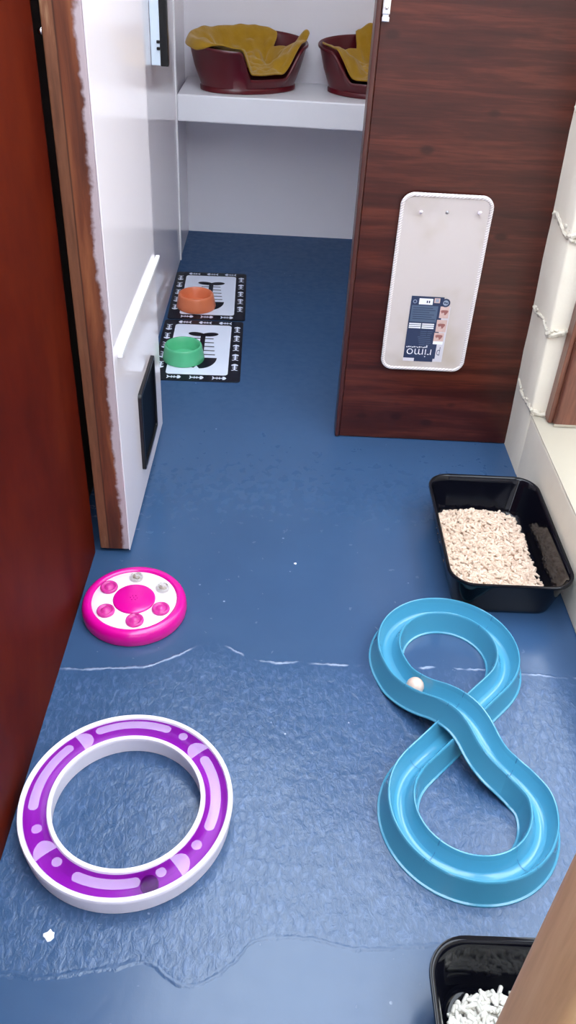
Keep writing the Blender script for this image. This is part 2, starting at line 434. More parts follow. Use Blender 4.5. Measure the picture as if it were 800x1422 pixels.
b.ball((.2135, YP-.012, 1.152), .0045, 12, sz=1)
loc_build(b, 'catch', M['chrome'], pt, bevel=0.0015)

# ------------------------------------------------------------------ white door swung open against the left wall
XD0, XD1, YD0, YD1 = -0.4225, -0.349, 1.595, 2.215
dr = tag(empty('door_1', (XD0, YD1, 0)), 'open white gloss door with brown edge and black cat flap', 'door', kind='structure')
b = MB(); b.box(XD0, XD1-.0015, YD0, YD1, .012, HT-.05)
loc_build(b, 'door_core', M['door_edge'], dr, smooth=False, bevel=0.003)
b = MB(); b.box(XD1-.0018, XD1+.0012, YD0-.0006, YD1, .011, HT-.05)
loc_build(b, 'door_facing', M['gloss_white'], dr, smooth=False, bevel=0.001)
b = MB(); b.box(XD1+.001, XD1+.013, YD0+.035, YD1+.02, .523, .537)
loc_build(b, 'strip', M['white_trim'], dr, smooth=False, bevel=0.003)
fp = Vector((XD1+.001, 1.950, .205))
def yz_frame(mb, hy0, hz0, hy1, hz1, r, x0, x1):
    A = rrect(hy0, hz0, r); B = rrect(hy1, hz1, r*0.6)
    mb.rings([[(fp.x+x0, fp.y+p[0], fp.z+p[1]) for p in A], [(fp.x+x1, fp.y+p[0], fp.z+p[1]) for p in A],
              [(fp.x+x1, fp.y+p[0], fp.z+p[1]) for p in B], [(fp.x+x0, fp.y+p[0], fp.z+p[1]) for p in B]])
b = MB(); yz_frame(b, .118, .114, .108, .104, .010, 0.0, .010)
cf = loc_build(b, 'cat_flap', M['black'], dr, bevel=0.002)
b = MB(); b.box(fp.x+.001, fp.x+.004, fp.y-.1078, fp.y+.1078, fp.z-.1038, fp.z+.1038)
o = b.build('flap', simple('smoked black flap', (8, 8, 12), 0.4, Specular_IOR_Level=0.03), cf, smooth=False)
b = MB(); b.ball((XD0-.004, YD0+.012, 1.142), .0065, 14)
b.tube([(XD0-.009, YD0+.012, 1.142), (XD0+.004, YD0+.012, 1.142)], .003, 8)
loc_build(b, 'bolt', M['chrome'], dr)

# ------------------------------------------------------------------ shelf
b = MB()
b.add([(-.452, 3.66, .580), (.72, 3.66, .578), (.72, YB-.001, .578), (-.452, YB-.001, .580), (-.452, 3.66, .682), (.72, 3.66, .682), (.72, YB-.001, .682), (-.452, YB-.001, .682)],
      [(0,3,2,1),(4,5,6,7),(0,1,5,4),(1,2,6,5),(2,3,7,6),(3,0,4,7)])
tag(b.build('shelf', M['shelf_paint'], smooth=False, bevel=0.006), 'thick white shelf across the back of the compartment holding two pet beds', 'shelf')

# narrow white wall unit with a black edge on the compartment side
wu = tag(empty('wall_unit', (-.42, 3.0, .884)), 'narrow white wall unit with black edge strip, above the mats at top left', 'wall unit')
b = MB(); b.box(-.4485, -.419, 2.99, 3.02, .884, 1.45)
loc_build(b, 'casing', simple('pale blue white casing', (222, 234, 246), 0.3), wu, smooth=False, bevel=0.002)
b = MB(); b.box(-.4188, -.394, 2.988, 3.02, .882, 1.45)
loc_build(b, 'edge_strip', M['black'], wu, smooth=False, bevel=0.003)
b = MB()
for z in (.952, .933):
    b.box(-.429, -.4185, 2.983, 2.99, z-.0045, z+.0045)
loc_build(b, 'clip', M['black'], wu, smooth=False, bevel=0.002)

# ------------------------------------------------------------------ pet beds on the shelf
def bed_h(th, dipw=1.0):
    # rim height round the oval, local dip centred on -90 deg
    d = abs(((th+PI/2+PI) % (2*PI))-PI)
    d2 = ((th+PI/2+PI) % (2*PI))-PI
    back = 0.5+0.5*math.sin(th)
    h = .155+.045*back
    return h-(h-.055)*(sstep(math.radians(50), math.radians(26), d) if d2 > 0 else sstep(math.radians(24), math.radians(13), d))
def make_bed(name, loc, rz, label, mir=1):
    root = tag(empty(name, loc, rz), label, 'pet bed', 'dark red plastic pet beds on the shelf')
    A, B = .262, .172
    n = 128; mb = MB()
    def ring(fr, zf):
        out = []
        for j in range(n):
            th = 2*PI*j/n; h = bed_h(th); f, z = fr(h), zf(h)
            out.append((A*f*math.cos(th)*mir, B*f*math.sin(th), z))
        return out
    fa = lambda z: .80+.17*(min(z, .16)/.16)
    R = [ring(lambda h: .77, lambda h: 0.0), ring(lambda h: .80, lambda h: .002), ring(lambda h: .805, lambda h: .016), ring(lambda h: .785, lambda h: .02),
         ring(lambda h: fa(h*.5)-.005, lambda h: max(.022, h*.5)), ring(lambda h: fa(h)-.004, lambda h: h-.014), ring(lambda h: fa(h)+.028, lambda h: h-.008), ring(lambda h: fa(h)+.03, lambda h: h-.002),
         ring(lambda h: fa(h)+.018, lambda h: h+.002), ring(lambda h: fa(h)-.012, lambda h: h), ring(lambda h: fa(h)-.03, lambda h: h-.008),
         ring(lambda h: fa(h*.5)-.04, lambda h: max(.03, h*.5)), ring(lambda h: .74, lambda h: .022), ring(lambda h: .70, lambda h: .018)]
    mb.rings(R, 0, True, True)
    mb.build('shell', M['bed_red'], root, angle=60)
    return root, A, B, fa
def make_blanket(root_loc, rz, A, B, fa, tmax, seed, label, spike=None, mir=1, lift=.012):
    nth, nt = 144, 40; vs = []; fs = []
    for i in range(nt+1):
        for j in range(nth):
            th = 2*PI*j/nth; t = (i/nt)*tmax(th); h = bed_h(th)
            ang = th
            rr = (.78 if t < 1 else .78)
            f = t*(fa(h)+.0) if t > .8 else t*(.76+(fa(h)-.76)*sstep(.4, .8, t))
            zf = .078+.03*(1-t)
            ztop = h+lift
            z = zf+(ztop-zf)*sstep(.35, 1.0, t)
            if t > 1.0: z = ztop-.010-(t-1.0)*.55+.010
            x = A*f*math.cos(ang)*mir; y = B*f*math.sin(ang)
            amp = sstep(0, .5, t)
            fold = .012*math.sin(x*28+4*nz(x*5, y*5, seed)+seed)*(.4+.6*amp)+.026*nz(x*9+seed, y*12, seed)+.022*nz(x*20, y*24, seed+3)+.010*nz(x*40, y*44, seed+5)
            z += fold*(1-.75*sstep(.72, .92, i/nt))
            z = max(z, .03)
            if spike:
                d = abs(((th-spike[0]+PI) % (2*PI))-PI)
                z += spike[1]*sstep(.20, .0, d)*sstep(.75, 1.0, t)
            vs.append((x, y, z))
    for i in range(nt):
        for j in range(nth):
            k = (j+1) % nth
            fs.append((i*nth+j, i*nth+k, (i+1)*nth+k, (i+1)*nth+j))
    mb = MB(); mb.add(vs, fs)
    o = mb.build('blanket', M['cloth'], None, loc=root_loc, rotz=rz, angle=180)
    sd = o.modifiers.new('thickness', 'SOLIDIFY'); sd.thickness = .006; sd.offset = 1
    ss_ = o.modifiers.new('smooth', 'SUBSURF'); ss_.levels = 1; ss_.render_levels = 1
    return tag(o, label, 'blanket', 'mustard blankets in the pet beds')
def lerp_tab(tab):
    def f(th):
        d = math.degrees(th) % 360
        for (a, va), (b_, vb) in zip(tab, tab[1:]):
            if a <= d <= b_: return va+(vb-va)*sstep(0, 1, (d-a)/(b_-a))
        return tab[-1][1]
    return f
zsh = .682
l1 = (-.174, 3.860, zsh); r1 = math.radians(27)
bed1, A, B, fa = make_bed('pet_bed', l1, r1, 'dark red oval pet bed at the left end of the white shelf, fully in view')
make_blanket(l1, r1, A, B, fa, lerp_tab([(0, .70), (28, .66), (42, .9), (60, .98), (130, .99), (165, 1.05), (195, 1.05), (228, 1.0), (250, .94), (300, .95), (326, 1.0), (340, 1.03), (352, .8), (360, .70)]), 1.7,
             'mustard yellow blanket bunched in the left pet bed', spike=(math.radians(-21), .035))
l2 = (.372, 3.885, zsh); r2 = math.radians(-6)
bed2, A, B, fa = make_bed('pet_bed', l2, r2, 'dark red oval pet bed half hidden behind the wooden partition', mir=-1)
make_blanket(l2, r2, A, B, fa, lerp_tab([(0, .84), (10, .70), (52, .70), (66, 1.03), (185, 1.03), (240, .965), (305, .955), (332, .93), (350, .98), (360, .84)]), 5.2,
             'mustard yellow blanket in the pet bed beside the partition edge', spike=(math.radians(78), .03), mir=-1)

# ------------------------------------------------------------------ carpet piece hung on the partition
cp = tag(empty('carpet_mat', (.424, YP-.006, .5)), 'cream carpet piece with rounded corners and a navy label, hung on the dark partition', 'carpet')
hx, hz, rc = .1165, .2465, .027
def cyo(x, z):   # small waviness: distance out from the board
    return -.0065-.004*sstep(.19, .247, z)-.0015*math.sin(x*14+z*7)*.6-.003*sstep(-.1, -.24, z)
out = rrect(hx-.003, hz-.003, rc, 8)
b = MB()
def fillgrid(f, nx, nzz, mi=0):
    vs = []; fs = []
    for i in range(nzz+1):
        z = -hz+.003+(2*hz-.006)*i/nzz
        dz = max(0, abs(z)-(hz-.003-rc)); w = hx-.003-(rc-math.sqrt(max(0, rc*rc-dz*dz)))
        for j in range(nx+1):
            x = -w+2*w*j/nx; vs.append((x, f(x, z), z))
    for i in range(nzz):
        for j in range(nx):
            a = i*(nx+1)+j; fs.append((a, a+1, a+nx+2, a+nx+1))
    return vs, fs
v1, f1 = fillgrid(lambda x, z: cyo(x, z), 16, 64)
v2, f2 = fillgrid(lambda x, z: cyo(x, z)+.006, 16, 64)
b.add(v1, f1); b.add(v2, f2)
loc_carpet = b.build('pile', M['carpet'], cp, angle=80)
b = MB(); b.tube([p for k_ in [rrect(hx, hz, rc+.002, 10)] for a_, b_ in zip(k_, k_[1:]+k_[:1]) for p in
                  [(a_[0]+(b_[0]-a_[0])*q/8, cyo(a_[0]+(b_[0]-a_[0])*q/8, a_[1]+(b_[1]-a_[1])*q/8)+.002, a_[1]+(b_[1]-a_[1])*q/8) for q in range(8)]],
                 .0055, 8, closed=True)
b.build('binding', M['binding'], cp)
for x, z in ((-.068, .202), (.085, .208)):
    b = MB(); y = cyo(x, z)
    b.tube([(x, y+.003, z), (x, y-.010, z+.001), (x+.001, y-.014, z+.006)], [.004, .0038, .003], 10)
    b.build('peg', M['toy_white'], cp)
b = MB(); b.ball((.002, cyo(.002, .205)-.0005, .205), .0042, 12); b.build('screw', M['steel'], cp)
# label, printed and stuck on upside down (coords in the board plane, local)
lb = MB()
LM = [M['navy'], M['slate'], M['lab_white'], M['lab_grey'], M['lab_pink'], M['lab_brown'], M['lab_film'], M['navy']]
ox, oz = .424, .5
def P(x, z, lev): return (x-ox, cyo(x-ox, z-oz)-.0006-.0003*lev, z-oz)
def quad(x0, x1, z0, z1, lev, mi, sk=0.0):
    n_ = max(1, int((z1-z0)/.012)); m_ = max(1, int((x1-x0)/.012))
    for i in range(n_):
        a = z0+(z1-z0)*i/n_; c_ = z0+(z1-z0)*(i+1)/n_
        for j in range(m_):
            p_ = x0+(x1-x0)*j/m_; q_ = x0+(x1-x0)*(j+1)/m_
            lb.add([P(p_, a, lev), P(q_, a, lev), P(q_, c_, lev), P(p_, c_, lev)], [(0, 1, 2, 3)], mi)
def disc(x, z, r, lev, mi, n=20):
    lb.add([P(x+r*math.cos(2*PI*i/n), z+r*math.sin(2*PI*i/n), lev) for i in range(n)], [tuple(range(n))], mi)
quad(.4485, .479, .278, .447, 0, 6)
quad(.366, .4575, .287, .474, 1, 0); quad(.398, .452, .277, .287, 1, 0); quad(.366, .398, .277, .287, 0, 6)
quad(.370, .444, .398, .447, 2, 1); quad(.370, .4425, .322, .378, 2, 0)
quad(.3885, .4268, .4502, .468, 2, 2); quad(.4304, .4463, .4563, .4705, 2, 4); quad(.434, .443, .459, .468, 3, 3)
disc(.377, .458, .0055, 2, 3); disc(.377, .458, .0035, 3, 0)
for i_ in range(2): quad(.4095+i_*.006, .413+i_*.006, .455, .462, 3, 0)
for i_ in range(3):
    z_ = .392-.0058*i_
    quad(.3695, .4035, z_-.0018, z_+.0022, 3, 2); quad(.4065, .4405, z_-.0018, z_+.0022, 3, 2)
random.seed(8)
for zz, xx0, xx1 in ((.440, .374, .430), (.4335, .374, .438), (.427, .374, .422), (.4205, .374, .436), (.414, .376, .43), (.4075, .376, .44)):
    quad(xx0, xx1, zz-.0009, zz+.0009, 3, 0)
for i_ in range(8):
    zz = .370-.0058*i_; w_ = random.uniform(.016, .03)
    quad(.414-w_/2, .414+w_/2, zz-.0009, zz+.0009, 3, 1); quad(.432-.007, .432+random.uniform(.002, .008), zz-.0009, zz+.0009, 3, 1)
disc(.4631, .4581, .0125, 3, 0); disc(.4631, .4581, .0078, 4, 3); disc(.4605, .4585, .0026, 5, 0); disc(.4660, .4575, .0026, 5, 0)
for (a_, b_, c_, d_) in ((.4505, .4765, .4125, .4470), (.4470, .4760, .3706, .4073), (.4453, .4735, .3420, .3677)):
    quad(a_, b_, c_, d_, 2, 4)
    cx_, cz_ = (a_+b_)/2, (c_+d_)/2
    lb.add([P(cx_+.009*math.cos(t)*(1+.3*math.sin(3*t)), cz_+.0095*math.sin(t)*(1+.25*math.cos(2*t)), 3) for t in [2*PI*i/18 for i in range(18)]], [tuple(range(18))], 5)
    disc(cx_-.003, cz_-.004, .0035, 4, 4)
quad(.4453, .4735, .3326, .342, 2, 2)
def add_text(body, size, cx, cz, mi, lev, sx=1.0, only=None):
    cu = bpy.data.curves.new('lettering', 'FONT'); cu.body = body; cu.size = size; cu.align_x = 'LEFT'; cu.resolution_u = 4
    cu.offset = -size*.012
    to = bpy.data.objects.new('lettering', cu); C.objects.link(to)
    bpy.context.view_layer.update()
    me = bpy.data.meshes.new_from_object(to.evaluated_get(bpy.context.evaluated_depsgraph_get()))
    vs = [v.co.copy() for v in me.vertices]; fs = [tuple(p.vertices) for p in me.polygons]
    bpy.data.objects.remove(to); bpy.data.curves.remove(cu); bpy.data.meshes.remove(me)
    # upside down: 180 deg turn in the plane, start of the word on the right
    lb.add([P(cx-v.x*sx, cz-v.y, lev) for v in vs], fs, mi)
    return max(v.x for v in vs)*sx
wp = add_text('p', .040, .4708, .3165, 7, 3, sx=.58)
add_text('rimo', .040, .4478, .3165, 2, 3, sx=.98)
# the small script line reads as an illegible row of marks
for i_ in range(11):
    x_ = .371+i_*.0052; quad(x_, x_+.0034, .3195+.0008*(i_ % 3), .3225+.0006*((i_*2) % 3), 3, 2)
quad(.428, .431, .321, .328, 3, 2)
lo_ = lb.build('label', LM, cp, smooth=False, merge=False)
lo_['label'] = 'navy printed label stuck upside down on the carpet'

# ------------------------------------------------------------------ placemats with fishbone print
def placemat(loc, rz, label):
    W, D = .152, .2475
    mb = MB()
    o0 = rrect(W, D, .014, 6)
    mb.rings([[(x, y, 0) for x, y in o0], [(x, y, .0022) for x, y in o0], [(x*.996, y*.998, .0026) for x, y in o0]], 0, True, True)
    z1, z2 = .0029, .0032
    inn = rrect(.1075, .205, .014, 6, 0.0, 0.002)
    mb.add([(x, y, z1) for x, y in inn], [tuple(range(len(inn)))], 1)
    def poly(pts, mi, z): mb.add([(x, y, z) for x, y in pts], [tuple(range(len(pts)))], mi)
    def ell(cx, cy, rx, ry, a, mi, z, n=24):
        ca, sa = math.cos(a), math.sin(a)
        poly([(cx+rx*math.cos(2*PI*i/n)*ca-ry*math.sin(2*PI*i/n)*sa, cy+rx*math.cos(2*PI*i/n)*sa+ry*math.sin(2*PI*i/n)*ca) for i in range(n)], mi, z)
    fx_ = .004
    ell(fx_-.026, .122, .031, .017, -.20, 0, z2); ell(fx_+.026, .122, .031, .017, .20, 0, z2)
    poly([(fx_-.009, .118), (fx_+.009, .118), (fx_+.010, -.06), (fx_-.010, -.06)], 0, z2+.0001)
    for i in range(5):
        y = .085-.033*i; w = .040+.003*i
        for s_ in (-1, 1):
            poly([(fx_+s_*.008, y-.003), (fx_+s_*w, y-.004), (fx_+s_*w, y+.003), (fx_+s_*.008, y+.004)][::s_], 0, z2)
    hd = [(fx_+.060*math.cos(PI+PI*i/24), -.072+.085*math.sin(PI+PI*i/24)) for i in range(25)]
    poly(hd, 0, z2)
    poly([(fx_-.020, -.158), (fx_+.002, -.158), (fx_-.009, -.136)], 1, z2+.0003)
    ell(fx_-.028, -.092, .007, .008, 0, 1, z2+.0003)
    # border of little fishbones
    def bone(cx, cy, a, s_=1.0):
        ca, sa = math.cos(a), math.sin(a)
        def T(L): return [(cx+(x*ca-y*1.35*sa)*s_, cy+(x*sa+y*1.35*ca)*s_) for x, y in L]
        poly(T([(-.016, -.0016), (.010, -.0016), (.010, .0016), (-.016, .0016)]), 1, z1)
        poly(T([(.008, -.007), (.014, -.006), (.019, 0), (.014, .006), (.008, .007)]), 1, z1+.0001)
        poly(T([(-.014, 0), (-.019, .007), (-.021, .005), (-.018, 0), (-.021, -.005), (-.019, -.007)]), 1, z1+.0001)
        for q in (-.008, -.001): poly(T([(q, -.005), (q+.002, -.005), (q+.002, .005), (q, .005)]), 1, z1+.0002)
    for i in range(5):
        y = .185-.078*i-.01
        bone(.130, y, PI/2, 1.3); bone(-.130, y, -PI/2, 1.3)
    for i in range(3):
        x = -.075+.078*i
        bone(x, .227, PI, 1.25); bone(x, -.224, 0, 1.25)
    o = mb.build('placemat', [M['mat_black'], M['mat_white']], None, loc=loc, rotz=rz, smooth=False, merge=False)
    return tag(o, label, 'placemat', 'black and white fishbone placemats')
placemat((-.283, 2.765, 0), math.radians(1.6), 'fishbone placemat with the green bowl on it, nearer one beside the white door')
placemat((-.294, 3.270, 0), math.radians(2.2), 'fishbone placemat with the orange bowl on it, farther one towards the shelf')

def bowl(name, loc, s, hgt, m, label):
    mb = MB()
    pr = [(.070, 0), (.078, .001), (.0795, .006), (.077, .02), (.0715, hgt-.008), (.070, hgt-.002), (.068, hgt), (.064, hgt), (.0615, hgt-.003), (.058, hgt-.018), (.05, .016), (.03, .010), (.001, .009)]
    mb.lathe([(r*s, z) for r, z in pr], 72, cap0=True, cap1=True)
    return tag(mb.build(name, m, None, loc=loc, angle=50), label, 'bowl', 'pet bowls on the placemats')
bowl('pet_bowl', (-.334, 2.678, .0034), .93, .056, M['green'], 'small mint green plastic pet bowl on the nearer placemat')
bowl('pet_bowl', (-.335, 3.142, .0034), .985, .056, M['orange'], 'small orange plastic pet bowl on the farther placemat')

# ------------------------------------------------------------------ litter trays
def litter_tray(loc, label):
    mb = MB(); hx_, hy_ = .150, .227
    def rr(i, z, r): return [(x, y, z) for x, y in rrect(hx_-i, hy_-i, r, 10)]
    mb.rings([rr(.036, 0, .04), rr(.030, .002, .045), rr(.026, .012, .05), rr(.012, .085, .056), rr(.010, .100, .058), rr(.001, .103, .062), rr(0, .107, .062),
              rr(.0012, .110, .061), rr(.006, .1105, .057), rr(.009, .108, .055), rr(.014, .095, .052), rr(.029, .014, .045), rr(.036, .006, .04), rr(.044, .005, .035)], 0, True, True)
    return tag(mb.build('litter_tray', M['black_gloss'], None, loc=loc, angle=55), label, 'litter tray', 'black litter trays on the blue floor')
def litter(loc, poly, top, n, seed, mat, label):
    """a heap of short pellets: poly = outline (local), top(x,y) = height of heap"""
    rnd = random.Random(seed); mb = MB()
    xs = [p[0] for p in poly]; ys = [p[1] for p in poly]
    def inside(x, y):
        c = False; j = len(poly)-1
        for i in range(len(poly)):
            if (poly[i][1] > y) != (poly[j][1] > y) and x < (poly[j][0]-poly[i][0])*(y-poly[i][1])/(poly[j][1]-poly[i][1])+poly[i][0]: c = not c
            j = i
        return c
    k = 0
    while k < n:
        x, y = rnd.uniform(min(xs), max(xs)), rnd.uniform(min(ys), max(ys))
        if not inside(x, y): continue
        k += 1
        zt = top(x, y); z = zt-rnd.random()**2*.008+rnd.random()*.002
        L = rnd.uniform(.010, .019)/2; r = rnd.uniform(.0031, .0037)
        a = rnd.uniform(0, 2*PI); tl = rnd.gauss(0, .2)
        d = Vector((math.cos(a)*math.cos(tl), math.sin(a)*math.cos(tl), math.sin(tl)))
        u = d.cross(Vector((0, 0, 1))).normalized(); w = u.cross(d)
        c = Vector((x, y, max(z, .010+abs(d.z)*L)))
        vs = []
        for e, rs in ((-1, .7), (-.85, 1), (.85, 1), (1, .7)):
            for q in range(6):
                t = q*PI/3; vs.append(c+d*L*e+(u*math.cos(t)+w*math.sin(t))*r*rs)
        fs = [tuple(range(5, -1, -1)), tuple(range(18, 24))]
        for i in range(3):
            for q in range(6):
                fs.append((i*6+q, i*6+(q+1) % 6, (i+1)*6+(q+1) % 6, (i+1)*6+q))
        mb.add(vs, fs)
    # filling below the top layer
    m = len(poly); cx, cy = sum(xs)/m, sum(ys)/m
    rg = []
    for f in (.97, .88, .7, .45, .2, .02):
        rg.append([(cx+(p[0]-cx)*f, cy+(p[1]-cy)*f, (max(.008, top(cx+(p[0]-cx)*f, cy+(p[1]-cy)*f)-.005) if f < .95 else .0065)) for p in poly])
    mb.rings(rg, 0, False, True)
    o = mb.build('litter', mat, None, loc=loc, angle=50, merge=False)
    return tag(o, label, 'cat litter', kind='stuff')
t1 = (.568, 1.632, 0)
litter_tray(t1, 'black litter tray against the low wall, beyond the turquoise track')
def top1(x, y): return .030+.006*nz(x*14, y*14, 2)+.006*(1-((x+.01)/.12)**2)-.004*sstep(.1, .17, y)
litter(t1, [(-.1215, .11), (-.118, .14), (-.09, .165), (-.06, .172), (.0, .172), (.055, .166), (.085, .15), (.096, .12), (.098, .05), (.098, -.05), (.102, -.13), (.106, -.172), (.06, -.186), (0, -.189), (-.06, -.188), (-.10, -.18), (-.118, -.15), (-.1215, -.1)],
       top1, 2600, 11, M['pellet'], 'beige wood pellet litter in the tray beside the low wall')
t2 = (.410, .385, 0)
litter_tray(t2, 'black litter tray at the bottom edge, partly behind the light brown post')
def top2(x, y): return .032+.006*nz(x*14+9, y*14, 2)+.004*(1-(x/.12)**2)
litter(t2, [(-.118, .12), (-.105, .155), (-.08, .172), (-.04, .18), (.02, .186), (.09, .18), (.112, .15), (.116, 0), (.112, -.15), (.08, -.185), (0, -.19), (-.08, -.185), (-.112, -.15), (-.12, 0)],
       top2, 2300, 21, M['pellet2'], 'pale pellet litter in the tray at the bottom edge')

# ------------------------------------------------------------------ pink treat toy
pk = tag(empty('treat_toy', (-.3045, 1.393, 0)), 'round hot pink treat puzzle with a white plate, beside the left wall', 'pet toy')
b = MB()
b.lathe([(.110, 0), (.1185, .001), (.1205, .006), (.120, .018), (.1175, .028), (.113, .034), (.107, .0365), (.101, .036), (.0975, .034), (.0965, .030), (.09, .020), (.03, .018)], 120, cap0=True, cap1=True)
b.build('base', M['pink'], pk, angle=50)
b = MB(); b.lathe([(.0968, .022), (.0968, .0312), (.0955, .0325), (.05, .0330), (.046, .0322), (.046, .022)], 120, loop=True)
b.build('plate', M['toy_white'], pk, angle=50)
b = MB(); b.lathe([(.0485, .024), (.0485, .034), (.047, .0365), (.044, .0375), (.02, .0382), (.001, .0383)], 96, cap0=True, cap1=True)
for i in range(7):
    r_ = 0 if i == 0 else .0075; a_ = i*PI/3
    b.ball((r_*math.cos(a_), r_*math.sin(a_), .0383), .0018, 8)
b.build('centre_cap', M['pink'], pk, angle=50)
for a_, clear in ((152, 0), (94.6, 1), (33, 1), (-25, 0), (-80, 0), (-142, 0)):
    x, y = .0722*math.cos(math.radians(a_)), .0722*math.sin(math.radians(a_))
    b = MB(); s_ = .9 if clear else 1.14
    b.lathe([(.0175*s_, .0325), (.0182*s_, .036), (.0170*s_, .0395), (.0145*s_, .0405), (.0125*s_, .039), (.011*s_, .0365), (.009*s_, .037), (.0075*s_, .0415), (.004*s_, .0435), (.0005, .044)], 40, cap0=True, cap1=True)
    o = b.build('cup', M['clear'] if clear else M['pink_clear'], pk, loc=(x, y, 0), angle=70)
    o['label'] = 'clear cup' if clear else 'translucent pink cup'
    if clear:
        b = MB(); b.ball((.003, -.002, .0355), .0052, 10, sz=.6); b.ball((-.004, .001, .0352), .0042, 10, sz=.6)
        b.build('treat', M['kibble'], o)

# ------------------------------------------------------------------ purple ring toy
rg = tag(empty('track_ring', (-.2335, .866, 0)), 'white and purple circular ball track ring on the floor at left', 'pet toy')
b = MB()
b.lathe([(.183, 0), (.186, .001), (.1895, .034), (.1898, .040), (.1885, .0425), (.1845, .043), (.1815, .0425), (.1800, .040), (.1795, .034), (.177, .012), (.170, .005), (.150, .005), (.143, .012), (.1405, .034), (.1400, .040),
         (.1385, .0425), (.1345, .043), (.1318, .0425), (.1308, .040), (.1315, .034), (.134, .001), (.136, 0)], 160, loop=True)
b.build('base', M['ring_white'], rg, angle=40)
def cover_kind(ang, r):
    """1 = milky shape, 0 = purple"""
    def lens(a0, a1, rc_, hw):
        # long bean: arc with round ends
        d = 0 if a0 <= ang <= a1 else min(abs(ang-a0), abs(ang-a1))*PI/180*r
        return math.hypot(d, r-rc_) < hw
    def dot(a, rc_, q, sx=1.0): return math.hypot((ang-a)*PI/180*r/sx, r-rc_) < q
    for L in ((72, 117, .1655, .0088), (141, 187, .1625, .0090), (249, 284, .1585, .0090), (-17, 34, .1590, .0092), (343, 394, .1590, .0092)):
        if lens(*L): return 1
    for D in ((204, .158, .0088), (232, .156, .0088), (328, .157, .0092), (-32, .157, .0092), (59, .165, .0088), (300.5, .156, .0088)):
        if dot(*D): return 1
    # half leaves against the four seams
    for a, sgn in ((41.3, 1), (132.2, -1), (222.8, -1), (310, 1)):
        d = (ang-a)*sgn*PI/180*r
        if 0 <= d < .025*math.sqrt(max(0, 1-((r-.160)/.0205)**2)): return 1
    return 0
b = MB(); nA, nR = 1080, 44
vs = []
for j in range(nR+1):
    r = .1405+(.1795-.1405)*j/nR; q = (r-.16)/.02
    for i in range(nA):
        a = 2*PI*i/nA; vs.append((r*math.cos(a), r*math.sin(a), .0385+.0030*(1-q*q)))
fs0, mi0 = [], []
for j in range(nR):
    for i in range(nA):
        k = (i+1) % nA
        fs0.append((j*nA+i, j*nA+k, (j+1)*nA+k, (j+1)*nA+i))
        mi0.append(cover_kind(360*(i+.5)/nA, .1405+(.1795-.1405)*(j+.5)/nR))
b.v = vs; b.f = fs0; b.mi = mi0
co = b.build('cover', [M['cover_purple'], M['cover_milky']], rg, merge=False)
for a in (41.3, 132.2, 222.8, 310):
    b = MB(); ca, sa = math.cos(math.radians(a)), math.sin(math.radians(a)); r0, r1_ = .1405, .1795
    n_ = (-sa*.0007, ca*.0007)
    for q in range(8):
        ra, rb = r0+(r1_-r0)*q/8, r0+(r1_-r0)*(q+1)/8
        za, zb = [.0388+.0030*(1-((r-.16)/.02)**2) for r in (ra, rb)]
        b.add([(ra*ca-n_[0], ra*sa-n_[1], za), (rb*ca-n_[0], rb*sa-n_[1], zb), (rb*ca+n_[0], rb*sa+n_[1], zb), (ra*ca+n_[0], ra*sa+n_[1], za)], [(0, 1, 2, 3)])
    b.build('seam', M['cover_milky'], rg)
b = MB(); ba = math.radians(-67.5)
b.ball((0, 0, 0), .0158, 32)
tag(b.build('ball', M['ball_dark'], None, loc=(-.2335+.158*math.cos(ba), .866+.158*math.sin(ba), .0211)), 'dark ball inside the purple track ring', 'ball')

# ------------------------------------------------------------------ turquoise figure-of-eight track
C1, R1 = Vector((.4015, 1.2645)), .1305
C2, R2 = Vector((.3895, .8795)), .1295
def arc(c, r, a0, a1, st=4):
    n = max(2, int(abs(a1-a0)/st)); return [(c.x+r*math.cos(math.radians(a0+(a1-a0)*i/n)), c.y+r*math.sin(math.radians(a0+(a1-a0)*i/n)), 0.0) for i in range(n+1)]
pts = []
pts += arc(C1, R1, -44.4, 206)                     # far loop, anticlockwise
over = [(.2895, 1.188, .003), (.303, 1.165, .009), (.320, 1.1425, .017), (.340, 1.121, .028), (.3655, 1.0965, .043), (.395, 1.0605, .0535), (.4150, 1.0230, .0535), (.4300, .9890, .042), (.4500, .9660, .026), (.4740, .9500, .012), (.4960, .9320, .003)]
pts += over
pts += arc(C2, R2, 10, -224.4)                     # near loop, clockwise
# straight underpass back to the start
e, s0 = Vector(pts[-1]), Vector(pts[0])
pts += [tuple(e.lerp(s0, i/14)) for i in range(1, 14)]
# resample closed Catmull-Rom
def resample(P, step=.006):
    m = len(P); out_ = []
    for i in range(m):
        p0, p1, p2, p3 = [Vector(P[(i+k) % m]) for k in (-1, 0, 1, 2)]
        n = max(1, int((p2-p1).length/step))
        for q in range(n):
            t = q/n
            out_.append(.5*((2*p1)+(p2-p0)*t+(2*p0-5*p1+4*p2-p3)*t*t+(3*p1-p0-3*p2+p3)*t**3))
    return out_
path = resample(pts)
for _ in range(5):
    path = [(path[i-1]+path[i]*2+path[(i+1) % len(path)])/4 for i in range(len(path))]
half = [(.0390, .0006), (.0385, .0030), (.0350, .0040), (.0335, .0065), (.0262, .0490), (.0254, .0535), (.0238, .0550), (.0220, .0545), (.0208, .0520), (.0185, .0420), (.0155, .0310), (.0110, .0235), (.0055, .0200), (0, .0190)]
sec = half+[(-a, z) for a, z in reversed(half[:-1])]
inner = [(.0365, .0006), (.0320, .0020), (.0245, .0480), (.0225, .0520), (.0170, .0400), (.0130, .0270), (.0060, .0175), (0, .0165)]
sec_in = inner+[(-a, z) for a, z in reversed(inner[:-1])]
loop_sec = sec+list(reversed(sec_in))
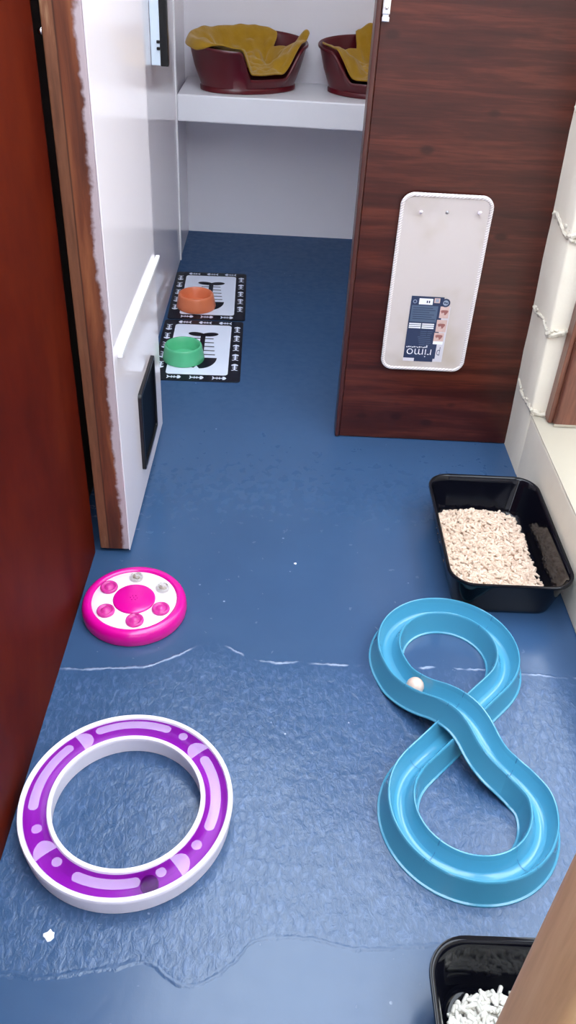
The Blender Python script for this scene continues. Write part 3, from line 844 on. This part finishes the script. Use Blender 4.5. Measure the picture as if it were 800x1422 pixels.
def frames(path):
    out_ = []
    for i, p in enumerate(path):
        t = (path[(i+1) % len(path)]-path[i-1]); t.z = 0; t.normalize()
        out_.append((p, Vector((-t.y, t.x, 0))))
    return out_
FR = frames(path)
tk = tag(empty('track_toy', (.395, 1.07, 0)), 'turquoise blue figure of eight ball track with a crossover on the right', 'pet toy')
# split where moulded pieces clip together: each piece its own part
joints = [(.484, 1.334), (.277, 1.13), (.388, 1.084), (.475, .952), (.29, .77), (.475, .765), (.29, .985)]
def near_idx(x, y, zmin=None):
    return min(range(len(path)), key=lambda i: (path[i].x-x)**2+(path[i].y-y)**2)
ji = sorted(near_idx(*j) for j in joints)
for a, bb in zip(ji, ji[1:]+[ji[0]+len(path)]):
    mb = MB(); rs = []
    for i in range(a, bb+1):
        p, nrm = FR[i % len(path)]
        # tiny gap at the joint
        rs.append([(p.x+nrm.x*u-.395, p.y+nrm.y*u-1.07, p.z+z) for u, z in loop_sec])
    mb.rings(rs)
    mb.build('track_piece', M['track'], tk, angle=38)
for i in ji:                                        # dark joint lines on the channel
    p, nrm = FR[i]; t = Vector((nrm.y, -nrm.x, 0)); mb = MB()
    vs = []; fs = []
    S_ = sec[4:-4]
    for m_, (u, z) in enumerate(S_):
        ua, za = S_[max(0, m_-1)]; ub, zb = S_[min(len(S_)-1, m_+1)]
        du_, dz_ = ub-ua, zb-za; ln = math.hypot(du_, dz_)
        nu, nz_ = dz_/ln, -du_/ln
        if nz_ < 0: nu, nz_ = -nu, -nz_
        for s_ in (-.0008, .0008):
            q = p+nrm*(u+nu*.0004)+t*s_
            vs.append((q.x-.395, q.y-1.07, q.z+z+nz_*.0004))
    for j in range(len(S_)-1): fs.append((2*j, 2*j+1, 2*j+3, 2*j+2))
    mb.add(vs, fs); mb.build('joint_line', M['seam'], tk)
bi = near_idx(.3165, 1.150)
b = MB(); b.ball((0, 0, 0), .0185, 32)
bp = FR[bi][0]
tag(b.build('ball', M['ball_cream'], None, loc=(bp.x, bp.y, bp.z+.019+.0187)), 'cream ball in the turquoise track before the crossover', 'ball')

# ------------------------------------------------------------------ near door post, lower right
b = MB()
sc_ = rrect(.045, .033, .012, 6, .215, .217)
rs = [[(x+.0012*nz(x*40, z*3, 1), y+.0012*nz(y*40, z*3, 5), z) for x, y in sc_] for z in [i*.05 for i in range(44)]]
b.rings(rs, 0, True, True)
tag(b.build('door_post', M['post_wood'], None), 'light brown wooden door post in the lower right corner', 'post', kind='structure')

# white flakes of paint lying on the floor
def flake(loc, s, seed, label):
    rnd = random.Random(seed); n = 11
    pr = [(s*(.6+.6*rnd.random())*math.cos(2*PI*i/n), s*(.6+.6*rnd.random())*math.sin(2*PI*i/n)) for i in range(n)]
    mb = MB(); mb.rings([[(x, y, 0) for x, y in pr], [(x*.95, y*.95, .0012) for x, y in pr], [(x*.5, y*.5, .0018) for x, y in pr]], 0, True, True)
    return tag(mb.build('paint_flake', M['chip'], None, loc=loc), label, 'paint flake')
flake((-.3222, .642, .0002), .0095, 3, 'white paint flake on the blue floor below the purple ring')
flake((.0685, 1.5816, .0002), .0035, 5, 'tiny white speck on the floor in front of the partition')

# ------------------------------------------------------------------ light
w = bpy.data.worlds.new('sky'); S.world = w; w.use_nodes = True
bg = w.node_tree.nodes['Background']; bg.inputs[0].default_value = (0.80, 0.89, 1.0, 1); bg.inputs[1].default_value = 6.0

# ------------------------------------------------------------------ camera
cam = bpy.data.cameras.new('camera'); co_ = bpy.data.objects.new('camera', cam); C.objects.link(co_); S.camera = co_
pitch, roll, yaw = math.radians(36.8928), math.radians(3.4987), math.radians(-1.5358)
fwd = Vector((0, math.cos(pitch), -math.sin(pitch))); up = Vector((0, math.sin(pitch), math.cos(pitch))); rt = Vector((1, 0, 0))
c_, s_ = math.cos(roll), math.sin(roll)
rt, up = c_*rt+s_*up, -s_*rt+c_*up
Rz = Matrix.Rotation(yaw, 3, 'Z'); rt, up, fwd = Rz@rt, Rz@up, Rz@fwd
m = Matrix((rt, up, -fwd)).transposed().to_4x4(); m.translation = (0, 0, H)
co_.matrix_world = m
cam.sensor_fit = 'VERTICAL'; cam.sensor_height = 36.0; cam.lens = 1143.04/1422*36.0; cam.clip_start = .02

S.view_settings.view_transform = 'Standard'; S.view_settings.look = 'None'; S.view_settings.gamma = 1.0
S.view_settings.use_curve_mapping = False; S.view_settings.exposure = 0.42
S.cycles.max_bounces = 10; S.cycles.diffuse_bounces = 6; S.cycles.transparent_max_bounces = 12
